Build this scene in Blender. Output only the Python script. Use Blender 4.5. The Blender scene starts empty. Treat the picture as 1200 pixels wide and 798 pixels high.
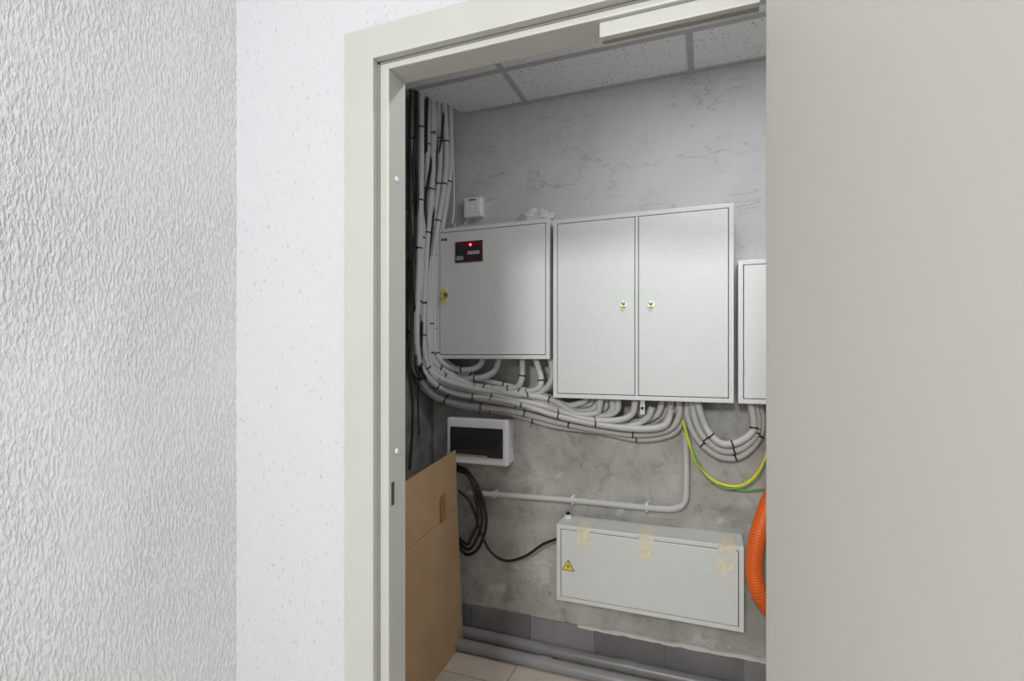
import bpy, bmesh, math, random
from mathutils import Vector, Matrix, noise
random.seed(7)
sc = bpy.context.scene
try:
    sc.view_settings.view_transform = 'Standard'
    sc.view_settings.look = 'None'
except Exception: pass

# ------------------------------------------------------------ survey (metres)
F = 600.0; HZ = 415.0; CZ = 1.394
TH = math.atan(230/600.0); SN, CS = math.sin(TH), math.cos(TH)
def S(px, py, Y):
    """surveyed point of the plane y=Y (metres) measured off the photo"""
    u = (px-600)/F
    t = Y/(CS+u*SN)
    return Vector((t*(-SN+u*CS), Y, CZ-t*(py-HZ)/F))

# ------------------------------------------------------------ materials
def new_mat(name):
    m = bpy.data.materials.new(name); m.use_nodes = True
    nt = m.node_tree; b = nt.nodes['Principled BSDF']
    return m, nt, b
def N(nt, t, **kw):
    n = nt.nodes.new(t)
    for k, v in kw.items(): setattr(n, k, v)
    return n
def coords(nt, scale=(1,1,1), uv=False):
    tc = N(nt, 'ShaderNodeTexCoord'); mp = N(nt, 'ShaderNodeMapping')
    mp.inputs['Scale'].default_value = scale
    nt.links.new(tc.outputs['UV' if uv else 'Object'], mp.inputs['Vector'])
    return mp.outputs['Vector']
def noise_n(nt, vec, scale, detail=4, rough=.55, dist=0):
    n = N(nt, 'ShaderNodeTexNoise')
    n.inputs['Scale'].default_value = scale; n.inputs['Detail'].default_value = detail
    n.inputs['Roughness'].default_value = rough; n.inputs['Distortion'].default_value = dist
    nt.links.new(vec, n.inputs['Vector']); return n.outputs['Fac']
def ramp(nt, fac, stops):
    r = N(nt, 'ShaderNodeValToRGB'); e = r.color_ramp.elements
    while len(e) < len(stops): e.new(.5)
    for i, (p, c) in enumerate(stops):
        e[i].position = p
        e[i].color = (c, c, c, 1) if isinstance(c, (int, float)) else (*c, 1)
    nt.links.new(fac, r.inputs['Fac']); return r.outputs['Color']
def mix(nt, a, b, fac, mode='MIX'):
    m = N(nt, 'ShaderNodeMix', data_type='RGBA', blend_type=mode)
    for sock, v in ((m.inputs[6], a), (m.inputs[7], b)):
        if isinstance(v, tuple): sock.default_value = (*v, 1)
        else: nt.links.new(v, sock)
    if isinstance(fac, (int, float)): m.inputs[0].default_value = fac
    else: nt.links.new(fac, m.inputs[0])
    return m.outputs[2]
def math_n(nt, op, a, b=None):
    m = N(nt, 'ShaderNodeMath', operation=op)
    for i, v in enumerate((a, b)):
        if v is None: continue
        if isinstance(v, (int, float)): m.inputs[i].default_value = v
        else: nt.links.new(v, m.inputs[i])
    return m.outputs[0]
def bump(nt, b, h, strength, dist, prev=None):
    n = N(nt, 'ShaderNodeBump'); n.inputs['Strength'].default_value = strength
    n.inputs['Distance'].default_value = dist
    nt.links.new(h, n.inputs['Height'])
    if prev is not None: nt.links.new(prev, n.inputs['Normal'])
    nt.links.new(n.outputs['Normal'], b.inputs['Normal']); return n.outputs['Normal']
def simple(name, col, rough=.5, metal=0, var=.06, vs=8, bmp=0, bs=200, bd=.001, **kw):
    m, nt, b = new_mat(name)
    v = coords(nt); n = noise_n(nt, v, vs, 3)
    lo = tuple(c*(1-var) for c in col); hi = tuple(min(1, c*(1+var)) for c in col)
    nt.links.new(ramp(nt, n, [(.3, lo), (.7, hi)]), b.inputs['Base Color'])
    b.inputs['Roughness'].default_value = rough; b.inputs['Metallic'].default_value = metal
    if bmp: bump(nt, b, noise_n(nt, v, bs, 2), bmp, bd)
    return m

def stucco(name, col, sc3, dist, amt, lo=.42, hi=.62, distort=.6, fine=.12, lowcol=.88):
    m, nt, b = new_mat(name)
    v = coords(nt, sc3)
    a = noise_n(nt, v, 1, 3, .5, distort)
    r = ramp(nt, a, [(lo, 0), (hi, 1)])
    v2 = coords(nt); f = noise_n(nt, v2, 230, 3)
    big = noise_n(nt, v2, 3.4, 4)
    h = math_n(nt, 'ADD', math_n(nt, 'MULTIPLY', r, ramp(nt, big, [(.35, .35), (.6, 1)])), math_n(nt, 'MULTIPLY', f, fine))
    bump(nt, b, h, amt, dist)
    c = mix(nt, tuple(x*lowcol for x in col), col, r)
    nt.links.new(c, b.inputs['Base Color'])
    b.inputs['Roughness'].default_value = .8
    return m
M = {}
M['stucco_left'] = stucco('bark_stucco_white', (.83,.84,.85), (185,185,70), .0032, .85, .36, .62, .1, .35)
M['stucco_front'] = stucco('fine_stucco_white', (.645,.65,.685), (130,130,60), .0022, .6, .28, .38, .3, .6, .82)

def concrete():
    m, nt, b = new_mat('bare_concrete_plaster')
    v = coords(nt)
    n1 = noise_n(nt, v, 2.6, 6, .6, .4); n2 = noise_n(nt, v, 11, 6, .7, .8); n3 = noise_n(nt, v, 60, 3)
    low = ramp(nt, n1, [(.3, (.30,.295,.27)), (.5, (.42,.415,.385)), (.68, (.54,.535,.505))])
    low = mix(nt, low, ramp(nt, n2, [(.35, .62), (.48, 1.0), (.70, 1.15)]), .6, 'MULTIPLY')
    # paler putty smears
    sm = ramp(nt, noise_n(nt, coords(nt, (5, 5, 6)), 1, 6, .68, .3), [(.57, 0), (.61, 1)])
    low = mix(nt, low, (.64,.63,.60), math_n(nt, 'MULTIPLY', sm, .55))
    upn = ramp(nt, n1, [(.3, (.55,.55,.555)), (.65, (.63,.63,.64))])
    upn = mix(nt, upn, ramp(nt, n2, [(.34, .8), (.44, 1.0)]), .35, 'MULTIPLY')
    sep = N(nt, 'ShaderNodeSeparateXYZ'); nt.links.new(v, sep.inputs[0])
    z = math_n(nt, 'ADD', sep.outputs['Z'], math_n(nt, 'MULTIPLY', n2, .5))
    f = ramp(nt, math_n(nt, 'SUBTRACT', z, 1.35), [(.40, 0), (.75, 1)])
    col = mix(nt, low, upn, f)
    # ragged horizontal render joint across the upper wall
    nj = noise_n(nt, coords(nt, (2.6, 2.6, 4)), 1, 8, .62, .2)
    hj = math_n(nt, 'ABSOLUTE', math_n(nt, 'SUBTRACT', math_n(nt, 'SUBTRACT', sep.outputs['Z'], 2.26), math_n(nt, 'MULTIPLY', math_n(nt, 'SUBTRACT', nj, .5), .7)))
    mj = ramp(nt, noise_n(nt, v, 9, 4), [(.42, 0), (.52, 1)])
    j = math_n(nt, 'MULTIPLY', ramp(nt, hj, [(0, 1), (.007, 0)]), mj)
    ns = noise_n(nt, coords(nt, (2.2, 2.2, 7)), 1, 7, .62, .3)
    line = math_n(nt, 'ABSOLUTE', math_n(nt, 'SUBTRACT', ns, .5))
    cr = ramp(nt, line, [(0, 1), (.005, 0)])
    msk = ramp(nt, noise_n(nt, v, 4.2, 3), [(.54, 0), (.60, 1)])
    crm = math_n(nt, 'MAXIMUM', math_n(nt, 'MULTIPLY', cr, msk), j)
    col = mix(nt, col, (.22,.21,.20), math_n(nt, 'MULTIPLY', crm, .6))
    ch = ramp(nt, noise_n(nt, v, 24, 5, .7), [(.30, 1), (.345, 0)])
    ch = math_n(nt, 'MULTIPLY', ch, ramp(nt, noise_n(nt, v, 3.1, 2), [(.45, 0), (.55, 1)]))
    col = mix(nt, col, (.25,.24,.23), math_n(nt, 'MULTIPLY', ch, .5))
    nt.links.new(col, b.inputs['Base Color'])
    b.inputs['Roughness'].default_value = .8
    h = math_n(nt, 'ADD', n2, math_n(nt, 'MULTIPLY', n3, .3))
    bump(nt, b, math_n(nt, 'SUBTRACT', h, math_n(nt, 'ADD', math_n(nt, 'MULTIPLY', crm, .5), math_n(nt, 'MULTIPLY', ch, .6))), .5, .005)
    return m
M['concrete'] = concrete()
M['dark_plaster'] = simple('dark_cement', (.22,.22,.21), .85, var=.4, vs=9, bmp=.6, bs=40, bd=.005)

def ceil_tile():
    m, nt, b = new_mat('mineral_fibre_tile')
    v = coords(nt)
    vo = N(nt, 'ShaderNodeTexVoronoi'); vo.inputs['Scale'].default_value = 52; nt.links.new(v, vo.inputs['Vector'])
    d = ramp(nt, vo.outputs['Distance'], [(.0, 1), (.12, 1), (.20, 0)])
    nt.links.new(mix(nt, (.82,.82,.81), (.26,.26,.26), d), b.inputs['Base Color'])
    b.inputs['Roughness'].default_value = .9
    return m
M['tile'] = ceil_tile()
M['grid'] = simple('grid_metal_grey', (.46,.46,.46), .5)
M['paint_ceiling'] = simple('ceiling_paint', (.8,.8,.8), .9)
M['frame'] = simple('door_frame_enamel', (.545,.555,.515), .38, var=.02, bmp=.05, bs=300)
M['door'] = simple('door_enamel', (.50,.495,.462), .36, var=.02, vs=2, bmp=.05, bs=350)
M['seal'] = simple('rubber_seal_grey', (.27,.27,.25), .7)
M['cab'] = simple('cabinet_powder_coat', (.70,.72,.705), .25, var=.03, vs=300, bmp=1.0, bs=240, bd=.0018)
M['gap'] = simple('dark_gap', (.06,.06,.06), .8)
M['white_pl'] = simple('white_plastic', (.80,.80,.82), .4, var=.02)
M['smoke'] = simple('smoked_window', (.025,.028,.035), .12)
M['black'] = simple('black_rubber', (.015,.015,.016), .5)
M['metal'] = simple('galvanised_steel', (.55,.55,.55), .35, 1)
M['redwin'] = simple('dark_red_window', (.15,.012,.025), .15)
M['pink'] = simple('pale_label', (.50,.33,.33), .4)
M['yellow'] = simple('yellow_plastic', (.80,.66,.03), .4)
M['green'] = simple('green_plastic', (.10,.42,.08), .4)
M['dark_baseb'] = simple('grey_tile', (.20,.195,.198), .5, var=.15, vs=5)
M['dark_baseb2'] = simple('grey_tile_lighter', (.28,.275,.275), .5, var=.15, vs=5)
M['grout'] = simple('ragged_putty', (.72,.70,.66), .9, bmp=.5, bs=60)
M['pipe'] = simple('grey_pvc_pipe', (.27,.27,.275), .35, var=.08)
M['tape'] = simple('masking_tape', (.74,.70,.55), .5, var=.12, vs=60)
M['pkt'] = simple('packing_tape', (.38,.21,.09), .3, var=.1)
def led():
    m, nt, b = new_mat('red_led'); b.inputs['Base Color'].default_value = (1,.05,.05,1)
    b.inputs['Emission Color'].default_value = (1,.04,.06,1); b.inputs['Emission Strength'].default_value = 10
    return m
M['led'] = led()
def card():
    m, nt, b = new_mat('corrugated_cardboard')
    v = coords(nt, (3,3,90)); n = noise_n(nt, v, 1, 2); n2 = noise_n(nt, coords(nt), 6, 4)
    c = mix(nt, (.48,.315,.175), (.55,.37,.21), n)
    c = mix(nt, c, ramp(nt, n2, [(.3, .85), (.7, 1.05)]), .8, 'MULTIPLY')
    nt.links.new(c, b.inputs['Base Color']); b.inputs['Roughness'].default_value = .85
    bump(nt, b, n, .15, .002); return m
M['card'] = card()
def corr(name, col, period, amt, rough=.45):
    m, nt, b = new_mat(name)
    v = coords(nt, (1,1,1), uv=True)
    w = N(nt, 'ShaderNodeTexWave'); w.bands_direction = 'X'; w.inputs['Scale'].default_value = 0.314/period*1.0
    nt.links.new(v, w.inputs['Vector'])
    nt.links.new(mix(nt, tuple(c*.72 for c in col), col, w.outputs['Fac']), b.inputs['Base Color'])
    b.inputs['Roughness'].default_value = rough
    bump(nt, b, w.outputs['Fac'], amt, .002); return m
M['conduit'] = corr('grey_corrugated_conduit', (.64,.64,.625), .006, .35)
M['orange'] = corr('orange_corrugated_pipe', (1.0,.17,.02), .010, .35, .4)
def floor_mat():
    m, nt, b = new_mat('beige_floor_tile')
    v = coords(nt)
    br = N(nt, 'ShaderNodeTexBrick'); br.offset = 0
    br.inputs['Scale'].default_value = 1; br.inputs['Brick Width'].default_value = .4; br.inputs['Row Height'].default_value = .4
    br.inputs['Mortar Size'].default_value = .003
    br.inputs['Color1'].default_value = (.60,.545,.475,1); br.inputs['Color2'].default_value = (.63,.575,.505,1)
    br.inputs['Mortar'].default_value = (.30,.28,.25,1)
    nt.links.new(v, br.inputs['Vector'])
    nt.links.new(mix(nt, br.outputs['Color'], ramp(nt, noise_n(nt, v, 7, 5), [(.3,.8),(.7,1.05)]), .7, 'MULTIPLY'), b.inputs['Base Color'])
    b.inputs['Roughness'].default_value = .45; return m
M['floor'] = floor_mat()
def bag():
    m, nt, b = new_mat('clear_polythene'); b.inputs['Base Color'].default_value = (.85,.85,.87,1)
    b.inputs['Alpha'].default_value = .45; b.inputs['Roughness'].default_value = .2
    bump(nt, b, noise_n(nt, coords(nt), 60, 3), .8, .01); return m
M['bag'] = bag()

# ------------------------------------------------------------ mesh builder
class B:
    def __init__(s, name):
        s.name = name; s.bm = bmesh.new(); s.mats = []; s.uv = s.bm.loops.layers.uv.new('UVMap')
    def mi(s, k):
        if k not in s.mats: s.mats.append(k)
        return s.mats.index(k)
    def box(s, lo, hi, mat, bev=0.0, M4=None, seg=2):
        t = bmesh.new(); bmesh.ops.create_cube(t, size=1)
        lo = Vector(lo); hi = Vector(hi); c = (lo+hi)/2; d = hi-lo
        for v in t.verts: v.co = Vector((v.co.x*d.x, v.co.y*d.y, v.co.z*d.z))+c
        if bev: bmesh.ops.bevel(t, geom=t.edges[:], offset=bev, segments=seg, affect='EDGES', profile=.6)
        if M4: bmesh.ops.transform(t, matrix=M4, verts=t.verts)
        s.merge(t, mat, smooth=False)
    def merge(s, t, mat, smooth=False):
        i = s.mi(mat); mp = {}
        for v in t.verts: mp[v] = s.bm.verts.new(v.co)
        for f in t.faces:
            try: nf = s.bm.faces.new([mp[v] for v in f.verts])
            except ValueError: continue
            nf.material_index = i; nf.smooth = smooth
        t.free()
    def cyl(s, a, b, r, mat, n=24, r2=None):
        a = Vector(a); b = Vector(b); d = b-a
        t = bmesh.new(); bmesh.ops.create_cone(t, cap_ends=True, segments=n, radius1=r, radius2=r if r2 is None else r2, depth=d.length)
        q = d.to_track_quat('Z', 'Y').to_matrix().to_4x4()
        bmesh.ops.transform(t, matrix=Matrix.Translation((a+b)/2) @ q, verts=t.verts)
        s.merge(t, mat, smooth=False)
    def prism(s, pts, thick, mat):
        """pts: 3D polygon, extruded by vector thick"""
        i = s.mi(mat); th = Vector(thick)
        a = [s.bm.verts.new(p) for p in pts]; b = [s.bm.verts.new(Vector(p)+th) for p in pts]
        fs = [s.bm.faces.new(a[::-1]), s.bm.faces.new(b)]
        for k in range(len(a)):
            fs.append(s.bm.faces.new((a[k], a[(k+1) % len(a)], b[(k+1) % len(a)], b[k])))
        for f in fs: f.material_index = i
    def tube(s, path, r, mat, n=10, caps=True):
        i = s.mi(mat); L = 0; prev = None; rings = []
        up = Vector((0.13, 1, .21)).normalized()
        t0 = (path[1]-path[0]).normalized()
        nrm = (up-t0*up.dot(t0)).normalized()
        for k, p in enumerate(path):
            tg = (path[min(k+1, len(path)-1)]-path[max(k-1, 0)])
            if tg.length < 1e-9: continue
            tg.normalize()
            nrm = (nrm-tg*nrm.dot(tg)).normalized(); bn = tg.cross(nrm)
            if prev is not None: L += (p-prev).length
            prev = p
            rings.append(([s.bm.verts.new(p+(nrm*math.cos(a)+bn*math.sin(a))*r) for a in [2*math.pi*j/n for j in range(n)]], L))
        for k in range(len(rings)-1):
            A, la = rings[k]; C, lb = rings[k+1]
            for j in range(n):
                f = s.bm.faces.new((A[j], A[(j+1) % n], C[(j+1) % n], C[j])); f.material_index = i; f.smooth = True
                for lp, uvv in zip(f.loops, ((la, j/n), (la, (j+1)/n), (lb, (j+1)/n), (lb, j/n))): lp[s.uv].uv = uvv
        if caps:
            for rg in (rings[0][0][::-1], rings[-1][0]):
                f = s.bm.faces.new(rg); f.material_index = i
    def done(s, parent=None):
        bmesh.ops.recalc_face_normals(s.bm, faces=s.bm.faces[:])
        me = bpy.data.meshes.new(s.name); s.bm.to_mesh(me); s.bm.free()
        for k in s.mats: me.materials.append(M[k])
        o = bpy.data.objects.new(s.name, me); sc.collection.objects.link(o)
        if parent: o.parent = parent
        return o
def smooth_path(P, step=.012):
    out = []; P = [Vector(p) for p in P]
    Q = [P[0]*2-P[1]]+P+[P[-1]*2-P[-2]]
    for i in range(1, len(Q)-2):
        a, b, c, d = Q[i-1:i+3]; n = max(2, int((c-b).length/step))
        for k in range(n):
            t = k/n
            out.append(.5*((2*b)+(c-a)*t+(2*a-5*b+4*c-d)*t*t+(3*b-a-3*c+d)*t**3))
    out.append(P[-1]); return out
def boxobj(name, lo, hi, mat, bev=0):
    b = B(name); b.box(lo, hi, mat, bev); return b.done()

# ------------------------------------------------------------ room shell
YF, YB = .97, 2.32          # hall face of partition / back wall of closet
WT = .07
CEIL = 2.60
XL = -1.126; CXL = -1.323; CXR = .80
boxobj('wall_left', (XL-.09, -2.2, 0), (XL, YF, 2.75), 'stucco_left')
w = B('wall_front')
w.box((XL-.29, YF, 0), (-.755, YF+WT, 2.75), 'stucco_front')
w.box((.215, YF, 0), (1.7, YF+WT, 2.75), 'stucco_front')
w.box((-.755, YF, 2.105), (.215, YF+WT, 2.75), 'stucco_front')
w.done()
boxobj('wall_back', (CXL-.09, YB, 0), (CXR+.09, YB+.1, 2.75), 'concrete')
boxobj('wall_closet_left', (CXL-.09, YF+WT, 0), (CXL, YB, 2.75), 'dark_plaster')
boxobj('wall_closet_right', (CXR, YF+WT, 0), (CXR+.09, YB, 2.75), 'concrete')
boxobj('floor', (-1.5, -2.2, -.08), (1.7, YB+.1, 0), 'floor')
boxobj('ceiling', (XL-.09, -2.2, 2.75), (1.7, YB+.1, 2.83), 'paint_ceiling')

# suspended closet ceiling: tiles + T grid, corner cut-out for conduits
c = B('ceiling_closet')
xs = [CXL, -.815, -.067, CXR]; ys = [YF+WT, 1.265, 2.015, YB]
for i in range(3):
    for j in range(3):
        x0, x1, y0, y1 = xs[i], xs[i+1], ys[j], ys[j+1]
        if i == 0 and j == 2:
            pts = [(x0, y0), (x1, y0), (x1, y1)]
            for k in range(13):
                a = math.pi/2*k/12
                pts.append((CXL+.17*math.cos(a), YB-.22*math.sin(a)))
            c.prism([Vector((x, y, CEIL)) for x, y in pts], (0,0,.015), 'tile')
        else:
            c.box((x0+.001, y0+.001, CEIL), (x1-.001, y1-.001, CEIL+.015), 'tile')
for x in xs[1:3]: c.box((x-.012, ys[0], CEIL-.004), (x+.012, YB, CEIL+.001), 'grid')
for y in ys[1:3]: c.box((CXL, y-.012, CEIL-.0042), (CXR, y+.012, CEIL+.001), 'grid')
c.box((CXL+.17, YB-.02, CEIL-.005), (CXR, YB, CEIL+.001), 'grid')
c.box((CXL, ys[0], CEIL-.005), (CXL+.02, YB-.22, CEIL+.001), 'grid')
c.done()

# ------------------------------------------------------------ door frame
FR = B('door_frame')
y0 = .955; xa, xb = -.777, .236; zt = 2.125
cw = .079
FR.box((xa, y0, 0), (xa+cw, YF+.004, zt), 'frame', .002)
FR.box((xb-cw, y0, 0), (xb, YF+.004, zt), 'frame', .002)
FR.box((xa+cw-.003, y0, zt-.071), (xb-cw+.003, YF+.004, zt), 'frame', .002)
sx0, sx1, sz = -.671, .130, 2.036
FR.box((xa+.02, .976, 0), (sx0, 1.045, sz+.06), 'frame', .003)
FR.box((sx1, .976, 0), (xb-.02, 1.045, sz+.06), 'frame', .003)
FR.box((sx0-.003, .976, sz), (sx1+.003, 1.045, sz+.06), 'frame', .003)
FR.box((xa+cw-.002, .9735, .02), (xa+cw+.005, .980, zt-.071), 'seal')
FR.box((xa+cw, .9735, zt-.076), (xb-cw, .980, zt-.070), 'seal')
for py in (210, 529):
    p = S(463, py, 1.005); FR.cyl((sx0-.001, 1.008, p.z), (sx0+.0035, 1.008, p.z), .0075, 'white_pl', 20, .005)
p = S(456, 578, .99); FR.box((sx0-.001, .986, p.z-.026), (sx0+.0012, .996, p.z+.026), 'gap')
FR.done()
# door closer slide rail under the head
r = B('door_closer_rail')
p0 = S(704, 45, 1.0)
r.box((p0.x, .985, sz-.030), (.085, 1.020, sz), 'frame', .003)
r.box((p0.x+.004, .998, sz-.0315), (.083, 1.008, sz-.0285), 'seal')
r.done()

# ------------------------------------------------------------ open door leaf
D = B('door_1')
ang = math.radians(115)
dd = Vector((-math.cos(ang), -math.sin(ang), 0)); nn = Vector((-math.sin(ang), math.cos(ang), 0))
H = Vector((.0873, .930, 0))
Mx = Matrix(((dd.x, -nn.x, 0, H.x), (dd.y, -nn.y, 0, H.y), (0, 0, 1, 0), (0, 0, 0, 1)))
D.box((0, 0, .012), (.86, .042, 2.085), 'door', .003, Mx)
D.box((-.012, .042, .008), (.875, .048, 2.10), 'door', .002, Mx)
for z in (.25, 1.05, 1.85):
    D.cyl(Mx @ Vector((-.014, .05, z-.05)), Mx @ Vector((-.014, .05, z+.05)), .008, 'metal')
D.box((.80, -.004, .95), (.84, 0.001, 1.18), 'metal', .003, Mx)
D.cyl(Mx @ Vector((.82, 0, 1.1)), Mx @ Vector((.82, -.05, 1.1)), .009, 'metal')
D.cyl(Mx @ Vector((.825, -.05, 1.1)), Mx @ Vector((.70, -.05, 1.1)), .009, 'metal')
D.done()

# ------------------------------------------------------------ cabinets
YC = 2.165
def cabinet(name, x0, x1, z0, z1, doors, border=.018, yf=YC):
    b = B(name)
    b.box((x0, yf+.014, z0), (x1, YB-.0005, z1), 'cab', .002)
    b.box((x0+.006, yf+.010, z0+.006), (x1-.006, yf+.016, z1-.006), 'gap')
    b.box((x0, yf, z0), (x0+border, yf+.02, z1), 'cab', .0025)
    b.box((x1-border, yf, z0), (x1, yf+.02, z1), 'cab', .0025)
    b.box((x0+border-.001, yf, z1-border), (x1-border+.001, yf+.02, z1), 'cab', .0025)
    b.box((x0+border-.001, yf, z0), (x1-border+.001, yf+.02, z0+border), 'cab', .0025)
    g = .0025
    for a, c_ in doors:
        b.box((a+g, yf-.001, z0+border+g), (c_-g, yf+.012, z1-border-g), 'cab', .003)
    return b
def lock(b, p, yel=True):
    b.cyl((p.x, YC-.001, p.z), (p.x, YC-.008, p.z), .012, 'metal', 20)
    b.cyl((p.x, YC-.008, p.z), (p.x, YC-.011, p.z), .007, 'gap', 16)
    b.box((p.x-.006, YC-.013, p.z-.012), (p.x+.006, YC-.009, p.z-.002), 'yellow', .001)
    b.box((p.x-.010, YC-.0115, p.z+.001), (p.x+.008, YC-.009, p.z+.009), 'green', .001)

# cabinet with display window
b = cabinet('electrical_cabinet', -1.220, -.653, 1.372, 1.993, [(-1.202, -.671)])
a = S(534, 284, YC); e = S(566, 306, YC)
b.box((a.x, YC-.006, e.z), (e.x, YC-.001, a.z), 'redwin', .002)
b.box((a.x+.006, YC-.0075, e.z+.006), (a.x+.050, YC-.005, a.z-.012), 'smoke')
b.box((a.x+.054, YC-.0075, e.z+.010), (e.x-.008, YC-.005, a.z-.024), 'smoke')
b.box((a.x+.066, YC-.0085, e.z+.034), (e.x-.014, YC-.006, e.z+.050), 'pink')
b.box((a.x+.008, YC-.0085, e.z+.010), (a.x+.044, YC-.007, e.z+.030), 'seal')
p = S(552, 287, YC); b.cyl((p.x, YC-.005, p.z), (p.x, YC-.009, p.z), .005, 'led', 12)
p = S(520, 281, YC)
for k in range(3): b.box((p.x-.012+k*.011, YC-.0022, p.z-.006), (p.x-.004+k*.011, YC-.001, p.z+.006), 'gap')
p = S(522, 346, YC)
b.cyl((p.x+.004, YC-.001, p.z), (p.x+.004, YC-.012, p.z), .013, 'metal', 20)
b.cyl((p.x+.004, YC-.012, p.z), (p.x+.004, YC-.015, p.z), .007, 'gap', 16)
b.cyl((p.x-.003, YC-.001, p.z+.018), (p.x-.003, YC-.008, p.z+.018), .012, 'yellow', 16)
b.cyl((p.x-.007, YC-.012, p.z-.004), (p.x-.007, YC-.018, p.z-.004), .009, 'yellow', 16)
b.cyl((p.x-.003, YC-.002, p.z-.030), (p.x-.003, YC-.008, p.z-.030), .010, 'yellow', 16)
b.done()
# double door cabinet
xm = S(746, 350, YC).x
b = cabinet('electrical_cabinet', -.637, .093, 1.203, 1.983, [(-.619, xm-.006), (xm+.006, .075)])
b.box((xm-.006, YC, 1.221), (xm+.006, YC+.02, 1.965), 'cab', .002)
lock(b, S(731, 357, YC)); lock(b, S(763, 357, YC))
b.done()
# right cabinet
b = cabinet('electrical_cabinet', .108, .50, 1.203, 1.757, [(.126, .482)])
p = S(873, 440, YC); b.box((p.x-.002, YC-.003, p.z), (p.x+.003, YC, p.z+.10), 'metal')
b.done()
b = B('wall_bracket'); p = S(753, 478, 2.25)
b.box((p.x-.012, 2.24, p.z-.03), (p.x+.012, 2.25, p.z+.035), 'metal', .002)
b.box((p.x-.012, 2.24, p.z-.03), (p.x+.012, YB, p.z-.024), 'metal', .002)
b.box((p.x-.03, YB-.006, p.z-.05), (p.x+.03, YB, p.z-.015), 'metal', .002)
b.cyl((p.x, 2.232, p.z), (p.x, 2.241, p.z), .007, 'gap', 6)
b.done()

# lower long box
b = cabinet('distribution_box', -.621, .129, .318, .649, [(-.603, .111)])
def tape(px, w, drop, seed):
    rr = random.Random(seed); x = S(px, 620, YC).x; zt_ = .6495
    b.box((x-w/2, YC+.001, zt_), (x+w/2, YC+.10, zt_+.0012), 'tape')
    n = 9; low = []
    for k in range(n+1): low.append(Vector((x-w/2+w*k/n+rr.uniform(-.002, .002), YC-.0022, zt_-drop+rr.uniform(-.012, .012))))
    pts = [Vector((x-w/2, YC-.0022, zt_+.001))]+low+[Vector((x+w/2, YC-.0022, zt_+.001))]
    b.prism(pts, (0, .0012, 0), 'tape')
    for s_ in (-.2, .15):   # creases
        b.box((x+w*s_, YC-.003, zt_-drop*.9), (x+w*s_+.002, YC-.002, zt_-.004), 'tape')
tape(684, .055, .085, 1); tape(757, .058, .10, 2); tape(852, .062, .035, 3)
x = S(850, 620, YC).x
b.prism([Vector((x-.03, YC-.0025, .59)), Vector((x+.01, YC-.0025, .60)), Vector((x+.04, YC-.0025, .57)), Vector((x+.008, YC-.0025, .545)), Vector((x+.002, YC-.0025, .50)), Vector((x-.012, YC-.0025, .535)), Vector((x-.034, YC-.0025, .55))], (0,.001,0), 'tape')
p = S(666, 663, YC)
b.prism([Vector((p.x-.028, YC-.003, p.z-.02)), Vector((p.x+.028, YC-.003, p.z-.02)), Vector((p.x, YC-.003, p.z+.028))], (0,.002,0), 'gap')
b.prism([Vector((p.x-.023, YC-.004, p.z-.017)), Vector((p.x+.023, YC-.004, p.z-.017)), Vector((p.x, YC-.004, p.z+.023))], (0,.002,0), 'yellow')
q = [(.003,.012),(-.007,-.003),(0,-.002),(-.004,-.014),(.007,.001),(.001,.001)]
b.prism([Vector((p.x+u_, YC-.005, p.z+v_)) for u_, v_ in q], (0,.001,0), 'gap')
p = S(665, 606, 2.26); b.cyl((p.x, 2.27, .648), (p.x, 2.27, .664), .016, 'white_pl', 12); b.cyl((p.x, 2.27, .664), (p.x, 2.27, .674), .010, 'black', 12)
b.done()

# consumer unit with smoked window
b = B('consumer_unit')
ux0, ux1, uz0, uz1, uy = -1.19, -.872, .869, 1.086, 2.215
b.box((ux0+.006, uy+.03, uz0+.006), (ux1-.006, YB, uz1-.006), 'white_pl', .006)
b.box((ux0, uy, uz0), (ux1, uy+.05, uz1), 'white_pl', .010, seg=3)
b.box((ux0+.022, uy-.006, uz0+.036), (ux1-.022, uy+.004, uz1-.042), 'smoke', .004)
b.box((ux0+.05, uy-.008, uz0+.075), (ux1-.05, uy-.005, uz1-.09), 'black')
b.box((ux0+.03, uy-.0078, uz0+.038), (ux1-.10, uy-.0055, uz0+.046), 'seal')
b.done()

# small wall sensor box
b = B('junction_box'); a = S(543, 232, 2.28); e = S(564, 253, 2.28)
b.box((a.x, 2.28, e.z), (e.x, YB, a.z), 'white_pl', .008, seg=3)
b.box((a.x+.012, 2.277, e.z+.02), (e.x-.012, 2.282, a.z-.02), 'white_pl', .002)
b.box((a.x+.03, 2.2765, a.z-.017), (e.x-.03, 2.281, a.z-.012), 'gap')
b.tube(smooth_path([Vector((a.x+.02, 2.30, e.z+.004)), Vector((a.x-.01, 2.305, e.z-.03)), Vector((a.x-.05, 2.30, e.z-.05)), Vector((a.x-.06, 2.30, e.z-.02))]), .0035, 'white_pl', 8)
b.done()

# crumpled bag on top of cabinet
t = bmesh.new(); bmesh.ops.create_icosphere(t, subdivisions=4, radius=1)
for v in t.verts:
    n_ = noise.noise(v.co*2.3)*.35+noise.noise(v.co*6)*.16
    v.co = v.co*(1+n_); v.co.x *= .085; v.co.y *= .05; v.co.z = max(v.co.z*.042, -.025)
b = B('plastic_bag'); bmesh.ops.transform(t, matrix=Matrix.Translation((-.745, 2.235, 1.993+.0255)), verts=t.verts)
b.merge(t, 'bag', True)
b.box((-.83, 2.20, 1.994), (-.78, 2.25, 2.002), 'redwin', .002)
b.done()

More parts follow.
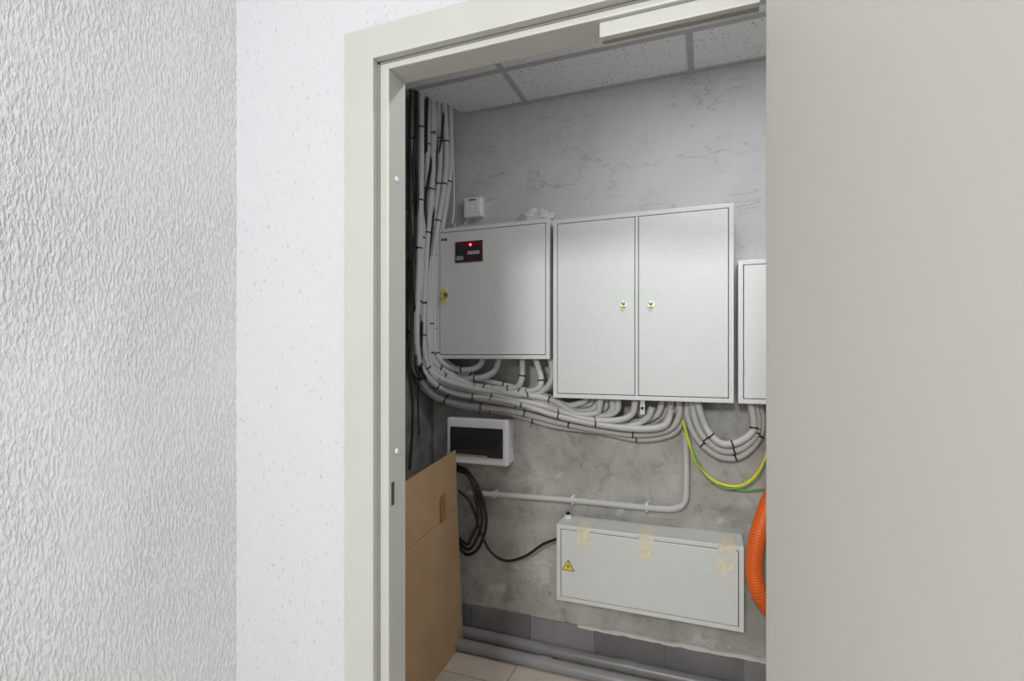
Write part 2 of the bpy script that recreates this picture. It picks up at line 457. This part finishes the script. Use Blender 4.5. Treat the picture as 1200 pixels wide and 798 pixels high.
# ------------------------------------------------------------ conduits
def yv(px):
    pts = [(478, 2.06), (484, 2.08), (496, 2.16), (508, 2.22), (520, 2.265), (532, 2.29), (2000, 2.29)]
    for (a_, ya), (b_, yb) in zip(pts, pts[1:]):
        if px <= b_: return ya+(yb-ya)*max(0, (px-a_))/(b_-a_)
    return 2.29
def P(px, py, dy=0.0, yy=None):
    y = yy if yy is not None else min(yv(px), 2.29)
    return S(px, py, y-dy)
cb = B('cable_conduit_bundle')
R0 = .0142
def band(path, frac, r):
    k = max(1, min(len(path)-3, int(frac*len(path))))
    p = path[k]; d = (path[k+1]-p).normalized()
    cb.tube([p-d*.003, p+d*.003], r*1.13, 'black', 10)
    s_ = d.cross(Vector((0, 1, 0)))
    if s_.length > .1 and random.random() < .6:
        s_.normalize(); s_ *= random.choice((-1, 1))
        q = p+Vector((0, -r*1.0, 0))+s_*r*.4
        cb.tube([q, q+s_*random.uniform(.012, .03)+Vector((0, -.012, 0))+d*random.uniform(-.01, .01)], .0018, 'black', 5)
def group(L, U, n, dys, r=R0, ties=(.12,.22,.31,.42,.5,.57,.65,.72,.8,.88)):
    for i in range(n):
        t = i/(n-1) if n > 1 else 0
        pts = []
        for (a_, b_), (c_, d_) in zip(L, U):
            x = a_+(c_-a_)*t+random.uniform(-1.5, 1.5); y = b_+(d_-b_)*t+(random.uniform(-2.2, 2.2) if b_ > 300 else 0)
            pts.append(P(x, y, dys[i % len(dys)]))
        first = pts[0].copy(); first.z = 2.70
        pts = [first]+pts
        path = smooth_path(pts); cb.tube(path, r, 'conduit', 12)
        for tt in ties:
            if random.random() < .75: band(path, tt+random.uniform(-.015, .015), r)
G1L = [(485,122),(484,200),(483,300),(484,400),(490,445),(520,472),(600,487),(650,499),(700,507),(750,514),(785,508),(799,490),(801,464)]
G1U = [(503,122),(502,200),(498,300),(497,400),(505,432),(530,450),(600,464),(650,478),(700,490),(745,494),(768,488),(775,476),(777,464)]
group(G1L, G1U, 6, (0, .032))
G2L = [(512,122),(508,200),(504,300),(502,395),(510,430),(545,452),(600,466),(640,478),(680,488),(705,487),(716,478),(718,462)]
G2U = [(528,122),(527,200),(514,300),(510,395),(520,424),(550,438),(600,452),(640,466),(662,473),(678,473),(687,467),(690,458)]
group(G2L, G2U, 5, (.06, .034))
group([(494,122),(494,200),(490,300),(489,400),(498,440),(530,459),(600,472),(650,486),(700,498),(745,503),(778,498),(786,480),(787,464)],
      [(522,122),(522,200),(508,300),(505,400),(512,432),(540,449),(600,459),(645,470),(675,482),(697,484),(704,474),(705,460)], 5, (.08, .065))
# loops into cabinet
for pts in ([(506,300),(505,395),(510,425),(535,441),(562,443),(580,434),(586,414)],
            [(510,300),(509,395),(514,420),(530,431),(550,433),(563,427),(567,413)],
            [(502,300),(502,400),(512,440),(560,455),(605,462),(632,460),(646,446),(646,425),(640,412)],
            [(520,440),(560,452),(598,456),(611,445),(612,414)],
            [(520,446),(570,458),(618,459),(634,448),(626,414)]):
    path = smooth_path([P(x, y, .07+.02*random.random()) for x, y in pts]); cb.tube(path, R0, 'conduit', 12)
    band(path, .6, R0); band(path, .8, R0)
# loops at right
for k in range(3):
    o = k*8
    pts = [(806+o*.6,464),(806+o,490-o*.2),(818+o*.8,515-o*.5),(842+o*.2,534-o*.9),(866-o*.2,535-o),(886-o*.4,518-o*.6),(893-o*.6,495),(888-o*.6,466)]
    path = smooth_path([P(x, y, .02+.022*k) for x, y in pts]); cb.tube(path, R0, 'conduit', 12)
    for f_ in (.35, .55, .75): band(path, f_, R0)
# black cables in vertical bundle, threaded between the conduits
for x0_, x1_, yend in ((490,486,430),(501,494,450),(514,500,400),(482,481,550),(524,498,390),(486,484,440),(507,496,430),(495,490,540)):
    pts = [P(x0_+random.uniform(-2,2), 122, .07)]
    pts[0].z = 2.7
    for y in range(150, yend+1, 40):
        t = min(1, (y-122)/200); x = x0_+(x1_-x0_)*t+random.uniform(-2.5, 2.5)
        pts.append(P(x, y, .045+.05*random.random()))
    if yend < 500:   # tuck the end behind the horizontal run
        e_ = pts[-1].copy(); e_.z -= .06; e_.y += .05; pts.append(e_)
    cb.tube(smooth_path(pts), random.choice((.0045, .006, .0065)), 'black', 8)
cb.tube(smooth_path([P(527,122,.03), P(531,180,.03), P(532,240,.02), P(530,262,.02)]), .004, 'white_pl', 8)
cb.done()

# lower single conduit
b = B('conduit_pipe')
path = smooth_path([P(548,577,.01), P(600,581,.01), P(680,587,.01), P(760,595,.01), P(790,596,.01), P(802,588,.01), P(804,570,.01), P(804,530,.01), P(803,506,.01)])
b.tube(path, .0135, 'conduit', 12)
for f_ in (.12, .4, .65, .85):
    k = int(f_*len(path)); b.box(path[k]-Vector((.006,.004,.018)), Vector((path[k].x+.006, YB-.001, path[k].z+.018)), 'white_pl', .002)
b.done()

# black cable coil
b = B('black_cable')
for k in range(3):
    o = k*5
    b.tube(smooth_path([P(536,546+o*.5,.01+.012*k), P(548,553+o*.4,.02+.012*k), P(562-o*.6,575,.03+.012*k), P(570-o,610,.03+.01*k), P(562-o,640-o,.03+.01*k), P(548,650-o*1.2,.02+.012*k), P(537,640-o,.02)]), .0075, 'black', 10)
b.tube(smooth_path([P(538,575,.04), P(552,590,.05), P(562,620,.05), P(574,645,.05), P(592,657,.05), P(615,652,.05), P(636,638,.05), P(654,631,.07)]), .0065, 'black', 10)
b.done()

# earth wires
b = B('earth_wire')
b.tube(smooth_path([P(800,492,.05), P(808,520,.05), P(820,548,.04), P(842,566,.04), P(868,569,.04), P(888,554,.04), P(902,522,.05), P(912,480,.03)]), .0055, 'yellow', 10)
b.tube(smooth_path([P(801,494,.045), P(812,530,.03), P(832,560,.02), P(860,573,.015), P(890,574,.01), P(915,565,.01), P(930,520,.01)]), .0045, 'green', 10)
b.tube(smooth_path([P(802,493,.05), P(810,523,.052), P(822,551,.044), P(842,569,.043), P(866,572,.043), P(888,558,.043), P(903,522,.053), P(914,482,.033)]), .0028, 'green', 8)
b.done()

# orange pipe
b = B('orange_pipe')
b.tube(smooth_path([P(935,500,.05), P(920,545,.08), P(901,590,.11), P(888,630,.135), P(884,668,.135), P(890,696,.135), P(908,722,.10), P(945,760,.06)]), .031, 'orange', 18)
b.done()

# ------------------------------------------------------------ skirting, pipes
b = B('baseboard_back')
x = CXL; k = 0
while x < CXR-.01:
    x2 = min(x+(.31 if k else .22), CXR)
    b.box((x+.0015, YB-.012, 0), (x2-.0015, YB, .144+random.uniform(-.004, .004)), 'dark_baseb2' if k % 3 == 2 else 'dark_baseb', .001); x = x2; k += 1
rr = random.Random(4)
top = []
xx = -.56
while xx < .35:
    top.append(Vector((xx, YB-.020, .152+rr.uniform(-.003, .008)))); xx += .03
bot = [Vector((v.x, v.y, .141+rr.uniform(-.004, .003))) for v in top[::-1]]
b.prism(top+bot, (0,.019,0), 'grout')
b.done()
for yy, xj in ((2.272, -.35), (2.165, -.7)):
    b = B('floor_pipe'); b.cyl((CXL+.002, yy, .0265), (CXR-.002, yy, .0265), .026, 'pipe', 28)
    b.cyl((xj, yy, .0285), (xj+.06, yy, .0285), .0285, 'pipe', 28)
    o = b.done()

# ------------------------------------------------------------ cardboard sheet
b = B('cardboard_sheet')
far_b, far_t = Vector((-1.108, 2.232, .001)), Vector((-1.136, 2.205, .932))
near_b, near_t = Vector((-1.055, 1.38, .001)), Vector((-1.085, 1.38, .868))
th = (-.006, 0, 0)
f1 = far_b.lerp(far_t, .70)+Vector((-.002, 0, 0)); n1 = near_b.lerp(near_t, .70)+Vector((-.002, 0, 0))
b.prism([far_b, f1, n1, near_b], th, 'card')
b.prism([f1+Vector((-.001,0,.002)), far_t, near_t, n1+Vector((-.001,0,.002))], th, 'card')
def cp(u_, v_): return far_b.lerp(far_t, v_).lerp(near_b.lerp(near_t, v_), u_)+Vector((.0015, 0, 0))
b.prism([cp(.17,.70), cp(.23,.69), cp(.23,.81), cp(.17,.83)], (.0008,0,0), 'pkt')
b.done()

# ------------------------------------------------------------ lights
def area(name, loc, rot, sx, sy, e, col=(1,1,1)):
    l = bpy.data.lights.new(name, 'AREA'); l.shape = 'RECTANGLE'; l.size = sx; l.size_y = sy; l.energy = e; l.color = col
    o = bpy.data.objects.new(name, l); o.location = loc; o.rotation_euler = rot; sc.collection.objects.link(o); return o
area('ceiling_lamp_hall', (-.29, -2.1, 2.52), (math.radians(55), 0, 0), .5, .4, 66, (1,.985,.96))
area('closet_fill_light', (.1, 1.5, 2.58), (0, 0, 0), .5, .12, 9.5, (.98,.99,1))  # unseen fill light, added to brighten and even out the closet
wd = bpy.data.worlds.new('world'); sc.world = wd; wd.use_nodes = True
bg = wd.node_tree.nodes['Background']; bg.inputs[0].default_value = (.96,.97,1,1); bg.inputs[1].default_value = .66

# ------------------------------------------------------------ camera
cd = bpy.data.cameras.new('camera'); cam = bpy.data.objects.new('camera', cd); sc.collection.objects.link(cam)
cam.location = (0, 0, CZ); cam.rotation_euler = (math.radians(90), 0, TH)
cd.sensor_width = 36; cd.lens = 18.0; cd.shift_y = 16/1200; cd.clip_start = .02
sc.camera = cam
